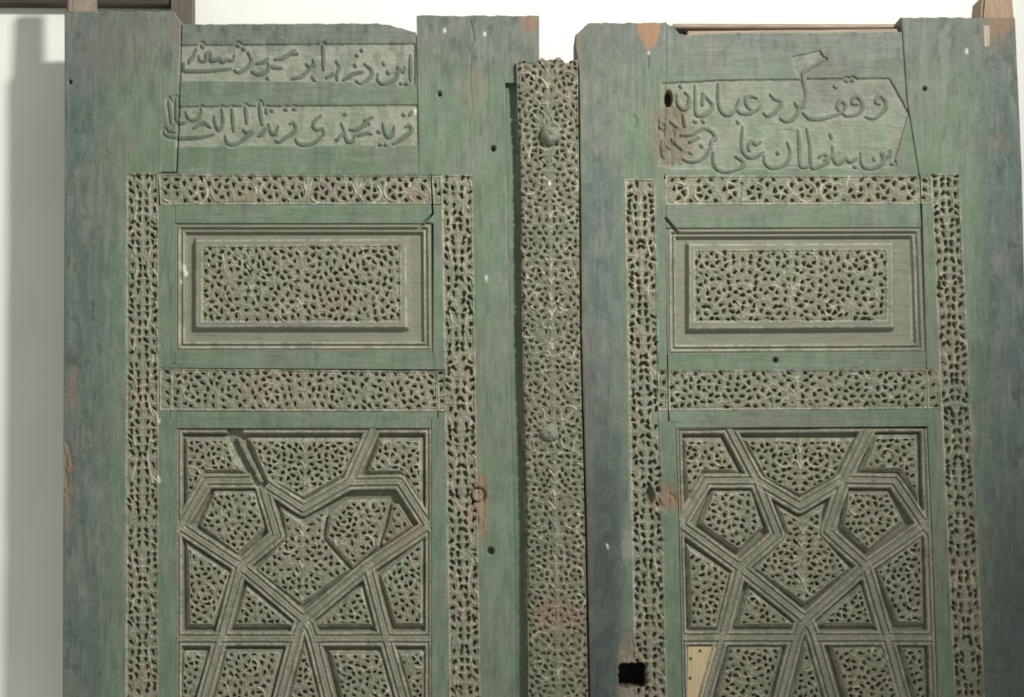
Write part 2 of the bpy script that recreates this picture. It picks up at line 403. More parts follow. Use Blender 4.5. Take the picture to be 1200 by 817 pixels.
ASTQ = [(AS0(72), 72), (AS1(72), 72), (AS1(YB), YB), (AS0(YB), YB)]
FLD = {'L': [(236, 288), (470, 287), (470, 378), (236, 378)], 'R': [(813, 293), (1040, 292), (1040, 377), (813, 378)]}

def carve_bent(e0, e1, y0, y1, seed):
    carve_vband(vband(e0, e1, y0, y1), seed)
for i, k in enumerate(('LA', 'LB', 'RA', 'RB')):
    carve_vband(VB[k], 11 + i)
carve_hband(HB['L1'], 21); carve_hband(HB['R1'], 22)
def ax_of(q, *f): return [q[0][0] * (1 - t) + q[1][0] * t for t in f]
carve_field(HB['L2'], ax_of(HB['L2'], .5), 31, inset=3.6, pitch=7.5, gap=36)
carve_field(HB['R2'], ax_of(HB['R2'], .5), 32, inset=3.6, pitch=7.5, gap=36)
for i, (k, q) in enumerate(CORN.items()):
    carve_field(q, [], 41 + i, inset=3.0)
carve_field(FLD['L'], ax_of(FLD['L'], .5, .25), 51, inset=3.0, pitch=7.1, gap=36)
carve_field(FLD['R'], ax_of(FLD['R'], .5, .25), 52, inset=3.0, pitch=7.1, gap=36)
carve_field([(0, 0), (72, 0), (72, YB - 72), (0, YB - 72)], [36], 61, inset=2.4, pitch=6.7, gap=30, ring_r=5.8, mapq=ASTQ, tries=20000, soft=.62)

# ------------------------------------------------------------------ inlaid panel pieces
INS_L = [  # outline, kernel point, mirror axis
    ([(214, 512), (266, 512), (288, 555), (240, 555), (216, 602)], (236, 536), None),
    ([(288, 513), (427, 513), (403, 559), (355, 587), (308, 562)], (355, 540), 357),
    ([(443, 513), (496, 513), (496, 600), (468, 556), (427, 556)], (474, 536), None),
    ([(249, 574), (301, 574), (313, 619), (278, 653), (230, 617)], (276, 612), None),
    ([(326, 592), (355, 608), (384, 593), (380, 628), (413, 669), (352, 712), (296, 669), (332, 629)], (354, 652), 354),
    ([(216, 635), (272, 672), (250, 736), (218, 736)], (236, 692), None),
    ([(287, 684), (350, 736), (270, 736)], (300, 720), None),
    ([(425, 684), (440, 736), (362, 736)], (410, 720), None),
    ([(497, 629), (497, 735), (461, 735), (442, 674)], (476, 694), None),
    ([(211, 763), (245, 763), (206, 880), (207, 880)], (218, 800), None),
    ([(262, 761), (332, 761), (300, 880), (232, 880)], (284, 815), None),
    ([(356, 743), (392, 880), (318, 880)], (356, 830), None),
    ([(384, 763), (447, 763), (480, 880), (412, 880)], (432, 815), None),
    ([(463, 762), (499, 762), (499, 880), (495, 880)], (488, 800), None)]
INS_R = [
    ([(799, 513), (846, 513), (868, 555), (824, 555), (803, 602)], (820, 536), None),
    ([(868, 513), (1004, 513), (981, 562), (938, 584), (895, 563)], (938, 540), 938),
    ([(1025, 509), (1077, 509), (1079, 597), (1055, 553), (1008, 553)], (1055, 532), None),
    ([(834, 574), (883, 574), (896, 619), (866, 648), (818, 615)], (862, 612), None),
    ([(909, 590), (937, 606), (966, 591), (964, 625), (999, 668), (943, 711), (882, 668), (919, 625)], (941, 652), 941),
    ([(992, 575), (1043, 574), (1061, 612), (1018, 648), (986, 619)], (1020, 611), None),
    ([(803, 636), (858, 672), (842, 739), (807, 739)], (826, 694), None),
    ([(877, 686), (939, 736), (862, 736)], (890, 721), None),
    ([(1011, 684), (1027, 735), (950, 735)], (998, 720), None),
    ([(1083, 623), (1085, 733), (1051, 733), (1025, 668)], (1062, 692), None),
    ([(852, 756), (920, 756), (890, 880), (826, 880)], (874, 815), None),
    ([(945, 742), (984, 880), (908, 880)], (946, 830), None),
    ([(972, 757), (1037, 757), (1078, 880), (1008, 880)], (1024, 815), None),
    ([(1053, 757), (1086, 757), (1091, 880), (1088, 880)], (1078, 800), None)]
SHIFT_L = [(386, 602), (407, 586), (459, 585), (450, 616), (444, 640), (413, 666), (381, 630)]        # pentagon knocked askew
def shrink(poly, k, d):
    return [(k[0] + (x - k[0]) * (1 - d / max(6.0, math.hypot(x - k[0], y - k[1]))), k[1] + (y - k[1]) * (1 - d / max(6.0, math.hypot(x - k[0], y - k[1])))) for x, y in poly]
for i, (q, k, ax) in enumerate(INS_L + INS_R):
    carve_field(q, [ax] if ax else [], 101 + i, inset=5.0, pitch=6.9, gap=32, ring_r=6.2)

# nail holes, pegs, knocked-out spots, cut after the carving
for (x, y, r) in ((515, 110, 2.3), (578, 174, 2.6), (575, 646, 3.6), (909, 422, 2.7), (1084, 104, 2.0), (82, 96, 1.8)):
    dig(x, y, r, r * 1.15, 9)
dig(742, 143, 5.5, 8.5, 1.6, 1.6)
dig(783.5, 115, 4.2, 8.5, 16, 1.4)
dig(741.5, 792, 15.2, 13.8, 43, 1.3, sq=True)
dig(762, 581, 5.0, 9.5, 10, 1.4); dig(771, 574, 2.5, 3.5, 9, 1.0)
# the peg left of the lock: a ring groove round a worn plug
w, gx, gy = window(545, 565, 580, 600)
dr = np.hypot(gx - 560, (gy - 580.5)) - 8.3
HM[w] = HM[w] * (sst(-0.6, .6, dr)) + (-0.4) * (1 - sst(-0.6, .6, dr)) - 4.5 * (1 - sst(0.8, 1.9, np.abs(dr)))
def maul(x, y, rx, ry, amp, seed):
    w, gx, gy = window(x - rx, y - ry, x + rx, y + ry)
    X, Y = np.broadcast_arrays(gx, gy)
    m = 1 - sst(.3, 1.0, np.hypot((X - x) / rx, (Y - y) / ry) + .5 * (fbm(X / 8, Y / 8, seed) - .5))
    HM[w] = HM[w] - amp * m * sst(.40, .75, fbm(X / 3.2, Y / 12, seed + 1, 3)) - amp * .35 * m
maul(560, 592, 18, 42, 2.2, 501); maul(783, 586, 22, 20, 2.6, 502); maul(655, 722, 38, 20, 1.6, 503); maul(740, 766, 16, 22, 3.2, 504)
maul(750, 812, 30, 10, 2.6, 505); maul(784, 158, 26, 48, 1.8, 506); maul(79, 560, 8, 60, 2.4, 507)
# mitre crack, splits in the timber
def split(pts, wd, depth):
    xs = [p[0] for p in pts]; ys = [p[1] for p in pts]
    w, gx, gy = window(min(xs) - 5, min(ys) - 5, max(xs) + 5, max(ys) + 5)
    d = np.full((gy.shape[0], gx.shape[1]), 30.0)
    for (a, b), (c, e) in zip(pts[:-1], pts[1:]): d = np.minimum(d, seg_d(gx, gy, a, b, c, e)[0])
    X, Y = np.broadcast_arrays(gx, gy)
    HM[w] = HM[w] - depth * (1 - sst(wd * .4, wd, d + 0.5 * (vnoise(X / 3, Y / 6, 3) - .5)))
split([(506, 240), (507, 250), (492, 266)], 1.5, 6); split([(780, 256), (785, 262), (794, 272)], 1.8, 6)
split([(551, 24), (554, 36), (555, 47), (549, 60)], 1.2, 1.6); split([(760, 66), (759, 82)], 1.0, 1.5)
split([(552, 60), (551, 95), (553, 130)], .9, 1.0); split([(572, 84), (571, 130)], .8, 1.0)
split([(320, 40), (330, 41)], .8, 1.0)

def edge_highlight(pts, wd=0.9, k=1.0, close=False):  # paints a pale highlight along a worn edge
    pts = list(pts) + ([pts[0]] if close else [])
    for (a, b), (c, d) in zip(pts[:-1], pts[1:]):
        w, gx, gy = window(min(a, c) - 3, min(b, d) - 3, max(a, c) + 3, max(b, d) + 3)
        EDG[w] = np.maximum(EDG[w], k * np.exp(-(seg_d(gx, gy, a, b, c, d)[0] / wd) ** 2))
for q in ([(230, 282), (475, 281), (476, 383), (230, 383)], [(808, 287), (1045, 286), (1046, 383), (808, 385)]): edge_highlight(q, 1.1, 1, True)
for x0, y0, x1, y1 in ((210, 266, 501, 407), (214.5, 271, 497, 402), (787, 271, 1074, 410), (791, 276, 1070, 405)):
    edge_highlight([(x0, y0), (x0, y1), (x1, y1), (x1, y0)], 1.3, 1)
for q, k_, ax_ in INS_L + INS_R:
    cx_, cy_ = k_
    edge_highlight(shrink(q, k_, 6.5), 1.0, .9, True)

# ------------------------------------------------------------------ paint and wear, with some highlights and shade put into the colour
def mixc(c, col, m):
    return c * (1 - m[..., None]) + np.array(col) * m[..., None]
GREEN, BLUE, GREYB = (0.150, 0.208, 0.140), (0.108, 0.144, 0.138), (0.180, 0.186, 0.152)
BARE, BEIGE = (0.30, 0.20, 0.125), (0.228, 0.208, 0.148)
PATCH = [  # bare or stained wood: x, y, rx, ry, colour, strength, noise scale
    (560, 590, 17, 52, (0.30, 0.205, 0.13), .85, 9), (782, 585, 26, 18, (0.27, 0.185, 0.115), .9, 9), (655, 722, 42, 24, (0.27, 0.175, 0.115), .75, 7),
    (79, 565, 9, 60, (0.27, 0.185, 0.13), .7, 14), (86, 455, 7, 26, (0.26, 0.18, 0.13), .7, 9), (622, 30, 14, 12, (0.26, 0.17, 0.12), .6, 6),
    (672, 60, 9, 60, (0.22, 0.165, 0.12), .8, 12), (738, 770, 16, 26, (0.30, 0.225, 0.165), .7, 7), (748, 812, 32, 10, (0.28, 0.21, 0.16), .7, 7),
    (470, 620, 28, 32, (0.25, 0.195, 0.135), .7, 9), (500, 700, 16, 24, (0.27, 0.18, 0.13), .0, 7), (470, 715, 16, 20, (0.28, 0.19, 0.135), .5, 7),
    (380, 222, 38, 14, (0.27, 0.19, 0.14), .5, 7), (490, 228, 18, 16, (0.28, 0.17, 0.13), .6, 6), (555, 105, 18, 34, (0.24, 0.18, 0.14), .4, 8),
    (400, 355, 40, 26, (0.26, 0.185, 0.13), .5, 8), (786, 155, 30, 56, (0.19, 0.155, 0.105), .85, 10), (300, 455, 24, 14, (0.28, 0.20, 0.15), .5, 8),
    (1030, 105, 24, 12, (0.19, 0.165, 0.135), .6, 8), (1165, 40, 24, 22, (0.20, 0.165, 0.12), .7, 9), (120, 60, 40, 44, (0.165, 0.165, 0.145), .5, 12),
    (1170, 170, 18, 14, (0.21, 0.165, 0.135), .5, 9), (930, 500, 120, 18, (0.19, 0.19, 0.145), .6, 14), (845, 248, 60, 10, (0.18, 0.185, 0.145), .6, 14),
    (1172, 30, 22, 15, (0.26, 0.165, 0.10), .9, 7), (620, 26, 13, 9, (0.27, 0.16, 0.105), .8, 6), (205, 38, 12, 22, (0.20, 0.175, 0.13), .6, 6), (1052, 178, 14, 20, (0.20, 0.21, 0.16), .5, 6), (330, 222, 26, 12, (0.26, 0.22, 0.16), .6, 8),
    (690, 500, 9, 300, (0.15, 0.135, 0.10), .45, 20), (735, 640, 10, 26, (0.30, 0.31, 0.26), .6, 6), (960, 95, 60, 40, (0.15, 0.15, 0.13), .5, 14),
    (230, 560, 26, 60, (0.22, 0.205, 0.15), .3, 12), (640, 480, 20, 60, (0.21, 0.19, 0.14), .4, 12)]
def paint(px, py, kind, h):
    hr = sample(HM, np.asarray(px, float), np.asarray(py, float))
    px, py = np.broadcast_arrays(np.asarray(px, float), np.asarray(py, float))
    grain = fbm(px / 4.5, py / 52.0, 201, 4) if kind in ('stile', 'band', 'astragal') else fbm(px / 52.0, py / 4.5, 205, 4)
    cloud = fbm(px / 42, py / 58, 211, 4); blot = fbm(px / 9, py / 17, 221, 4); fine = fbm(px / 2.6, py / 2.6, 231, 3)
    c = np.ones(px.shape + (3,)) * np.array(GREEN)
    # bluish coat on the outer timbers, greyer towards the tops
    b = np.maximum.reduce([1 - sst(92, 150, px + 30 * (cloud - .5)), sst(676, 690, px) * (1 - sst(708, 742, px + 26 * (cloud - .5))) * (0.55 + 0.45 * sst(60, 300, py)),
                           sst(1128, 1168, px + 30 * (cloud - .5))])
    c = mixc(c, BLUE, b * (0.55 + 0.45 * sst(.35, .6, blot)))
    top = (1 - sst(20, 135, py + 60 * (cloud - .5)))
    c = mixc(c, (0.150, 0.166, 0.150), top * 0.85)
    c = mixc(c, GREYB, np.clip(sst(.5, .68, cloud) * 0.45 + 0.35 * sst(.52, .7, grain), 0, 1))
    c = c * (0.86 + 0.28 * grain)[..., None]
    smear = fbm(px / 7, py / 34, 241, 4)
    if kind in ('stile', 'rail'):
        c = c * (0.82 + 0.36 * fbm(px / 16, py / 20, 251, 4))[..., None]
        c = mixc(c, (0.25, 0.262, 0.235), sst(.55, .72, smear) * .30)
        c = mixc(c, (0.085, 0.105, 0.092), sst(.56, .72, fbm(px / 5, py / 26, 261, 4)) * .30)
    c = mixc(c, (0.22, 0.23, 0.20), sst(.60, .74, blot) * .28)
    c = mixc(c, (0.070, 0.090, 0.080), sst(.58, .74, 1 - blot) * .6 * np.maximum(top, b))
    if kind in ('stile', 'rail'):                         # older, nearly black-green coat low on these two stiles
        low = sst(400, 640, py + 90 * (cloud - .5)) * sst(680, 690, px) * (1 - sst(716, 742, px + 14 * (blot - .5)))
        c = mixc(c, (0.060, 0.077, 0.071), low * (.62 + .3 * sst(.35, .6, blot)))
        c = mixc(c, (0.084, 0.106, 0.100), sst(480, 700, py + 90 * (cloud - .5)) * sst(1140, 1185, px + 24 * (blot - .5)) * .7)
    if kind in ('carved', 'band', 'astragal'):
        k = np.clip(0.70 + 0.9 * (cloud - .5) + 0.5 * (blot - .5), 0, 1)
        if kind == 'band': k = k * 0.95
        c = mixc(c, BEIGE, k)
        c = mixc(c, (0.33, 0.31, 0.24), sst(.58, .74, fine) * .3)
        if kind == 'astragal': c = c * np.array((.80, .79, .78))
        c = mixc(c, (0.50, 0.475, 0.375), sample(RDG, px, py) * (.25 + .75 * sst(.36, .56, blot)) * .80)      # highlights painted pale on the worn ridges of the carving
    elif kind == 'lattice':
        c = mixc(c, (0.208, 0.200, 0.148), 0.74 + 0.3 * sst(.4, .6, blot))
        c = mixc(c, (0.27, 0.265, 0.20), sst(.6, .75, fine) * .25)
    elif kind == 'panel':
        c = mixc(c, (0.225, 0.220, 0.168), 0.66 + 0.25 * sst(.4, .6, grain))
    s = sample(SCR, px, py)
    c = mixc(c, (0.315, 0.330, 0.260), s * (0.45 + 0.5 * sst(.35, .62, blot)))
    c = mixc(c, (0.085, 0.108, 0.082), sample(LET, px, py) * .36)                      # the letters keep their old dark paint
    c = mixc(c, (0.40, 0.40, 0.33), sample(EDG, px, py) * sst(.34, .62, fine * .3 + blot * .7) * .85)      # likewise painted highlights on worn edges of mouldings, strips and insets
    for (x, y, rx, ry, pc0, st, ns) in PATCH:
        if st == 0: continue
        r = np.hypot((px - x) / rx, (py - y) / ry) + 1.1 * (fbm(px / ns, py / ns, 300 + int(x) % 50, 3) - .5)
        pm = sum(pc0) / 3; dk = .62 if kind in ('carved', 'band', 'astragal') else .9; pc = tuple(dk * v + (1 - dk) * pm * k for v, k in zip(pc0, (1.05, 1.0, .9)))
        c = mixc(c, pc, st * (1 - sst(.3, 1.15, r)))
    for (x, y, r) in ((214, 313, 3.4), (217, 320, 2.4), (212, 330, 2.2), (487, 130, 2.6), (570, 326, 2.2), (644, 216, 2.4), (186, 562, 3.0), (186, 494, 2.4), (1133, 60, 2.2), (1155, 50, 3.0),
                      (568, 40, 2.0), (521, 36, 2.4), (760, 62, 1.8), (712, 640, 2.0)):      # chips in the paint, whitish ground showing
        d = np.hypot(px - x, (py - y) * .55) + 2.4 * (fine - .5)
        c = mixc(c, (0.62, 0.63, 0.56), .85 * (1 - sst(r * .5, r, d)))
    c = mixc(c, (0.33, 0.195, 0.115), .9 * sst(-1.5, 2.0, 13.5 - np.abs(px - 761) - np.maximum(0, (py - 40)) * .55 + 7 * (fbm(px / 2.5, py / 14, 271, 3) - .5)) * (1 - sst(52, 68, py + 16 * (fine - .5))))   # raw wood wedge
    c = mixc(c, (0.045, 0.040, 0.030), sst(8, 14, -h) * (1 if kind in ('band', 'stile', 'rail') else 0))           # shade painted dark into the lock hole and deep cuts, over old wood
    c = c * (0.90 + 0.20 * fine)[..., None]
    return np.clip(c * (0.80 if kind in ('stile', 'rail') else 0.86), 0.01, 0.9)

# ------------------------------------------------------------------ materials
def new_mat(name, rough=0.7, bump=0.25, grain=None, attr=True, base=(0.5, 0.5, 0.5), spec=0.25, var=0.16):
    m = bpy.data.materials.new(name); m.use_nodes = True
    nt = m.node_tree; bs = nt.nodes["Principled BSDF"]
    bs.inputs["Roughness"].default_value = rough; bs.inputs["Specular IOR Level"].default_value = spec
    ge = nt.nodes.new("ShaderNodeNewGeometry"); mp = nt.nodes.new("ShaderNodeMapping")
    nt.links.new(ge.outputs["Position"], mp.inputs["Vector"])
    mp.inputs["Scale"].default_value = grain or (1, 1, 1)
    n1 = nt.nodes.new("ShaderNodeTexNoise"); n1.inputs["Scale"].default_value = 420; n1.inputs["Detail"].default_value = 5
    nt.links.new(mp.outputs[0], n1.inputs["Vector"])
    mr = nt.nodes.new("ShaderNodeMapRange"); mr.inputs[1].default_value = .3; mr.inputs[2].default_value = .7
    mr.inputs[3].default_value = 1 - var; mr.inputs[4].default_value = 1 + var
    nt.links.new(n1.outputs[0], mr.inputs[0])
    mx = nt.nodes.new("ShaderNodeMix"); mx.data_type = 'RGBA'; mx.blend_type = 'MULTIPLY'; mx.inputs[0].default_value = 1
    if attr:
        at = nt.nodes.new("ShaderNodeAttribute"); at.attribute_name = "paint"
        nt.links.new(at.outputs["Color"], mx.inputs[6])
    else:
        mx.inputs[6].default_value = (*base, 1)
    nt.links.new(mr.outputs[0], mx.inputs[7])
    out = mx.outputs[2]
    hsrc = n1.outputs[0]
    if attr:                                              # fine dark checks running with the grain, flecks of lost paint
        mp2 = nt.nodes.new("ShaderNodeMapping"); nt.links.new(ge.outputs["Position"], mp2.inputs["Vector"])
        g = grain or (1, 1, 1); mp2.inputs["Scale"].default_value = tuple(.05 if v < .2 else 1.0 for v in g)
        n2 = nt.nodes.new("ShaderNodeTexNoise"); n2.inputs["Scale"].default_value = 330; n2.inputs["Detail"].default_value = 3; n2.inputs["Roughness"].default_value = .6
        nt.links.new(mp2.outputs[0], n2.inputs["Vector"])
        r2 = nt.nodes.new("ShaderNodeMapRange"); r2.inputs[1].default_value = .60; r2.inputs[2].default_value = .68; r2.inputs[3].default_value = 1; r2.inputs[4].default_value = .62
        nt.links.new(n2.outputs[0], r2.inputs[0])
        m2 = nt.nodes.new("ShaderNodeMix"); m2.data_type = 'RGBA'; m2.blend_type = 'MULTIPLY'; m2.inputs[0].default_value = .8
        nt.links.new(out, m2.inputs[6]); nt.links.new(r2.outputs[0], m2.inputs[7]); out = m2.outputs[2]
        n3 = nt.nodes.new("ShaderNodeTexNoise"); n3.inputs["Scale"].default_value = 210; n3.inputs["Detail"].default_value = 6; n3.inputs["Roughness"].default_value = .7
        mp3 = nt.nodes.new("ShaderNodeMapping"); nt.links.new(ge.outputs["Position"], mp3.inputs["Vector"]); mp3.inputs["Scale"].default_value = tuple(.35 if v < .2 else 1.0 for v in g)
        nt.links.new(mp3.outputs[0], n3.inputs["Vector"])
        r3 = nt.nodes.new("ShaderNodeMapRange"); r3.inputs[1].default_value = .64; r3.inputs[2].default_value = .70; r3.inputs[3].default_value = 0; r3.inputs[4].default_value = .5
        nt.links.new(n3.outputs[0], r3.inputs[0])
        m3 = nt.nodes.new("ShaderNodeMix"); m3.data_type = 'RGBA'; nt.links.new(r3.outputs[0], m3.inputs[0]); nt.links.new(out, m3.inputs[6]); m3.inputs[7].default_value = (.30, .29, .235, 1)
        out = m3.outputs[2]
    nt.links.new(out, bs.inputs["Base Color"])
    bp = nt.nodes.new("ShaderNodeBump"); bp.inputs["Strength"].default_value = bump; bp.inputs["Distance"].default_value = 0.0012
    nt.links.new(n1.outputs[0], bp.inputs["Height"]); nt.links.new(bp.outputs[0], bs.inputs["Normal"])
    return m
M_STILE = new_mat("painted_wood_upright", grain=(.6, 1, 0.06), bump=.2, var=.07)
M_RAIL = new_mat("painted_wood_level", grain=(0.06, 1, .6), bump=.2, var=.07)
M_CARV = new_mat("carved_worn_wood", rough=.75, bump=.3, var=.2)
M_WALL = new_mat("white_plaster", attr=False, base=(0.74, 0.75, 0.70), rough=.9, bump=.25, grain=(.03, .03, .012), var=.05)
M_BEAM = new_mat("dark_brown_wood", attr=False, base=(0.055, 0.043, 0.036), rough=.6, grain=(.06, 1, 1))
M_RAW = new_mat("raw_wood", attr=False, base=(0.27, 0.195, 0.13), rough=.7, grain=(1, 1, .06), bump=.4, var=.3)
M_RAWL = new_mat("raw_wood_level", attr=False, base=(0.27, 0.215, 0.16), rough=.7, grain=(.06, 1, 1), bump=.4, var=.3)
M_TAN = new_mat("new_pale_wood", attr=False, base=(0.46, 0.36, 0.22), rough=.6, grain=(1, 1, .05), bump=.3, var=.14)
M_NAIL = new_mat("green_painted_iron", attr=False, base=(0.165, 0.180, 0.135), rough=.8, grain=(.6, .6, .6), var=.3, bump=.9)

# ------------------------------------------------------------------ mesh building
def thing(name, label, cat, loc):
    o = bpy.data.objects.new(name, None); COL.objects.link(o); o.location = loc
    o.empty_display_size = .1; o["label"] = label; o["category"] = cat
    return o
def link(name, V, Q, mat, parent=None, colors=None, flat=None, label=None, kind=None):
    """V: (n,3) world points, Q: (m,4) quads (a triangle repeats its last corner as -1), flat: mask of faces shaded flat"""
    org = np.array(root_loc(parent)) if parent else np.zeros(3)
    me = bpy.data.meshes.new(name)
    V = np.asarray(V, np.float32) - org.astype(np.float32); Q = np.asarray(Q, np.int32)
    tri = Q[:, 3] < 0; cnt = np.where(tri, 3, 4); start = np.concatenate([[0], np.cumsum(cnt)[:-1]])
    loops = Q.ravel(); loops = loops[loops >= 0]
    me.vertices.add(len(V)); me.vertices.foreach_set("co", V.ravel())
    me.loops.add(len(loops)); me.loops.foreach_set("vertex_index", loops.astype(np.int32))
    me.polygons.add(len(Q)); me.polygons.foreach_set("loop_start", start.astype(np.int32))
    me.update(calc_edges=True)
    sm = np.ones(len(Q), bool) if flat is None else ~flat
    me.polygons.foreach_set("use_smooth", sm)
    if colors is not None:
        a = me.color_attributes.new("paint", 'FLOAT_COLOR', 'POINT')
        c4 = np.ones((len(V), 4), np.float32); c4[:, :3] = colors
        a.data.foreach_set("color", c4.ravel())
    me.materials.append(mat)
    o = bpy.data.objects.new(name, me); COL.objects.link(o)
    if parent: o.parent = parent
    if label: o["label"] = label
    if kind: o["kind"] = kind
    return o
def root_loc(o):
    while o.parent: o = o.parent
    return o.location
class Pile:
    """collects sheets with their sides into one mesh"""
    def __init__(self): self.V = []; self.Q = []; self.C = []; self.F = []; self.n = 0
    def add(self, V, Q, C, flat):
        Q = np.where(Q >= 0, Q + self.n, -1)
        self.V.append(V); self.Q.append(Q); self.C.append(C); self.F.append(np.full(len(Q), flat)); self.n += len(V)
    def build(self, name, mat, parent, label=None):
        return link(name, np.concatenate(self.V), np.concatenate(self.Q), mat, parent, np.concatenate(self.C), np.concatenate(self.F), label)
def steps(n_px, res, fine0, fine1):
    n = max(2, int(math.ceil(n_px / res)))
    t = np.linspace(0, 1, n + 1)
    ex = []
    if fine0: ex += [k / n_px for k in (.25, .6, 1.1, 1.8)]
    if fine1: ex += [1 - k / n_px for k in (.25, .6, 1.1, 1.8)]
    return np.unique(np.round(np.concatenate([t, ex]), 7))
def sheet(pile, q, res=1.5, base=0.0, kind='stile', depth=46, rnd=1.0, sides='ltrb', round_on='ltrb', hfun=None, top=None, usemap=True, wob=0.35, lead=None, rail=None):
    """a quad of timber: relief front, sides going back by depth. q = TL TR BR BL in photo pixels; rail = (left edge fn, right edge fn)"""
    wpx = max(q[1][0] - q[0][0], q[2][0] - q[3][0]); hpx = max(q[3][1] - q[0][1], q[2][1] - q[1][1])
    us = steps(wpx, res, 'l' in round_on, 'r' in round_on); vs = steps(hpx, res, 't' in round_on, 'b' in round_on)
    U, Vv = np.meshgrid(us, vs)
    px, py = bil(q, U, Vv)
    if rail:
        ys = py
        l = np.vectorize(rail[0])(ys[:, :1]); r = np.vectorize(rail[1])(ys[:, :1]); px = l * (1 - U) + r * U
    if top is not None:
        dy = top(px[0]); py = py + dy[None, :] * (1 - Vv)
    h = np.full(px.shape, float(base))
    if hfun is not None: h = h + hfun(px, py)
    if usemap: h = h + sample(HM, px, py)
    if wob: h = h + wob * (fbm(px / 30, py / 45, 401, 3) - .5) * 2
    if kind == 'stile': h = h - 0.16 * sst(.5, .62, fbm(px / 2.4, py / 60, 411, 3))
    if kind == 'rail': h = h - 0.14 * sst(.5, .62, fbm(px / 60, py / 2.6, 415, 3))
    for key, dd in (('l', U * wpx), ('r', (1 - U) * wpx), ('t', Vv * hpx), ('b', (1 - Vv) * hpx)):
        if key in round_on and rnd:
            x = np.clip(dd / rnd, 0, 1); h = h - rnd * (1 - np.sqrt(np.clip(1 - (1 - x) ** 2, 0, 1)))
    n, m = px.shape
    V = W(px.ravel(), py.ravel(), h.ravel())
    C = paint(px.ravel(), py.ravel(), kind, h.ravel())
    idx = np.arange(n * m).reshape(n, m)
    Q = np.stack([idx[:-1, :-1], idx[1:, :-1], idx[1:, 1:], idx[:-1, 1:]], -1).reshape(-1, 4)
    pile.add(V, Q, C, False)
    for key in sides:
        e = {'l': idx[:, 0], 'r': idx[::-1, -1], 't': idx[0, ::-1], 'b': idx[-1, :]}[key]
        A = V[e]; B = A.copy(); B[:, 1] = (depth - base) * S
        k = len(e); VV = np.concatenate([A, B]); CC = np.concatenate([C[e], C[e]])
        i = np.arange(k - 1)
        QQ = np.stack([i, i + k, i + k + 1, i + 1], -1)[:, ::-1]
        pile.add(VV, QQ, CC, True)
    return px, py
def fan(name, poly, ker, parent, mat=None, base=0.0, kind='carved', res=0.85, bevel=5.2, low=-6.8, depth=14, hextra=None, label=None, drop=1.0):
    mat = mat or M_CARV
    bx, by = [], []
    n = len(poly)
    for i in range(n):
        (xa, ya), (xb, yb) = poly[i], poly[(i + 1) % n]
        k = max(2, int(math.hypot(xb - xa, yb - ya) / res))
        t = np.arange(k) / k
        bx.append(xa + (xb - xa) * t); by.append(ya + (yb - ya) * t)
    bx = np.concatenate(bx); by = np.concatenate(by)
    R = float(np.max(np.hypot(bx - ker[0], by - ker[1])))
    ts = np.linspace(0, 1, int(R / res) + 1)[1:]
    T, BX = np.meshgrid(ts, bx, indexing='ij'); _, BY = np.meshgrid(ts, by, indexing='ij')
    px = ker[0] + (BX - ker[0]) * T; py = ker[1] + (BY - ker[1]) * T
    px = np.concatenate([[ker[0]], px.ravel()]); py = np.concatenate([[ker[1]], py.ravel()])
    sd = np.maximum(poly_sd(px, py, poly), 0); sd[-len(bx):] = 0
    hh = low + (-low) * np.clip(sd / bevel, 0, 1) - 0.35 * np.exp(-((sd - bevel) / 1.2) ** 2)
    m = sst(bevel - 0.5, bevel + 1.0, sd)
    h = base + hh + sample(HM, px, py) * m + 0.35 * (fbm(px / 4, py / 4, 71, 3) - .5)
    if hextra is not None: h = h + hextra(px, py)
    V = W(px, py, h); C = paint(px, py, kind, h)
    nb = len(bx); nr = len(ts)
    idx = 1 + np.arange(nb * nr).reshape(nr, nb)
    nx = np.roll(idx, -1, 1)
    Q = [np.stack([idx[:-1], idx[1:], nx[1:], nx[:-1]], -1).reshape(-1, 4),
         np.stack([np.zeros(nb, int), idx[0], nx[0], -np.ones(nb, int)], -1)]
    pl_ = Pile(); 
    QQ = np.concatenate(Q)
    pl_.add(V, QQ, C, False)
    A = V[idx[-1]]; B = A.copy(); B[:, 1] += depth * S
    i = np.arange(nb); j = (i + 1) % nb
    pl_.add(np.concatenate([A, B]), np.stack([i, i + nb, j + nb, j], -1), np.concatenate([C[idx[-1]]] * 2), True)
    o = pl_.build(name, mat, parent, label)
    fixn(o); return o
def fixn(o):
    me = o.data
    import bmesh
    bm = bmesh.new(); bm.from_mesh(me); bmesh.ops.recalc_face_normals(bm, faces=bm.faces); bm.to_mesh(me); bm.free()

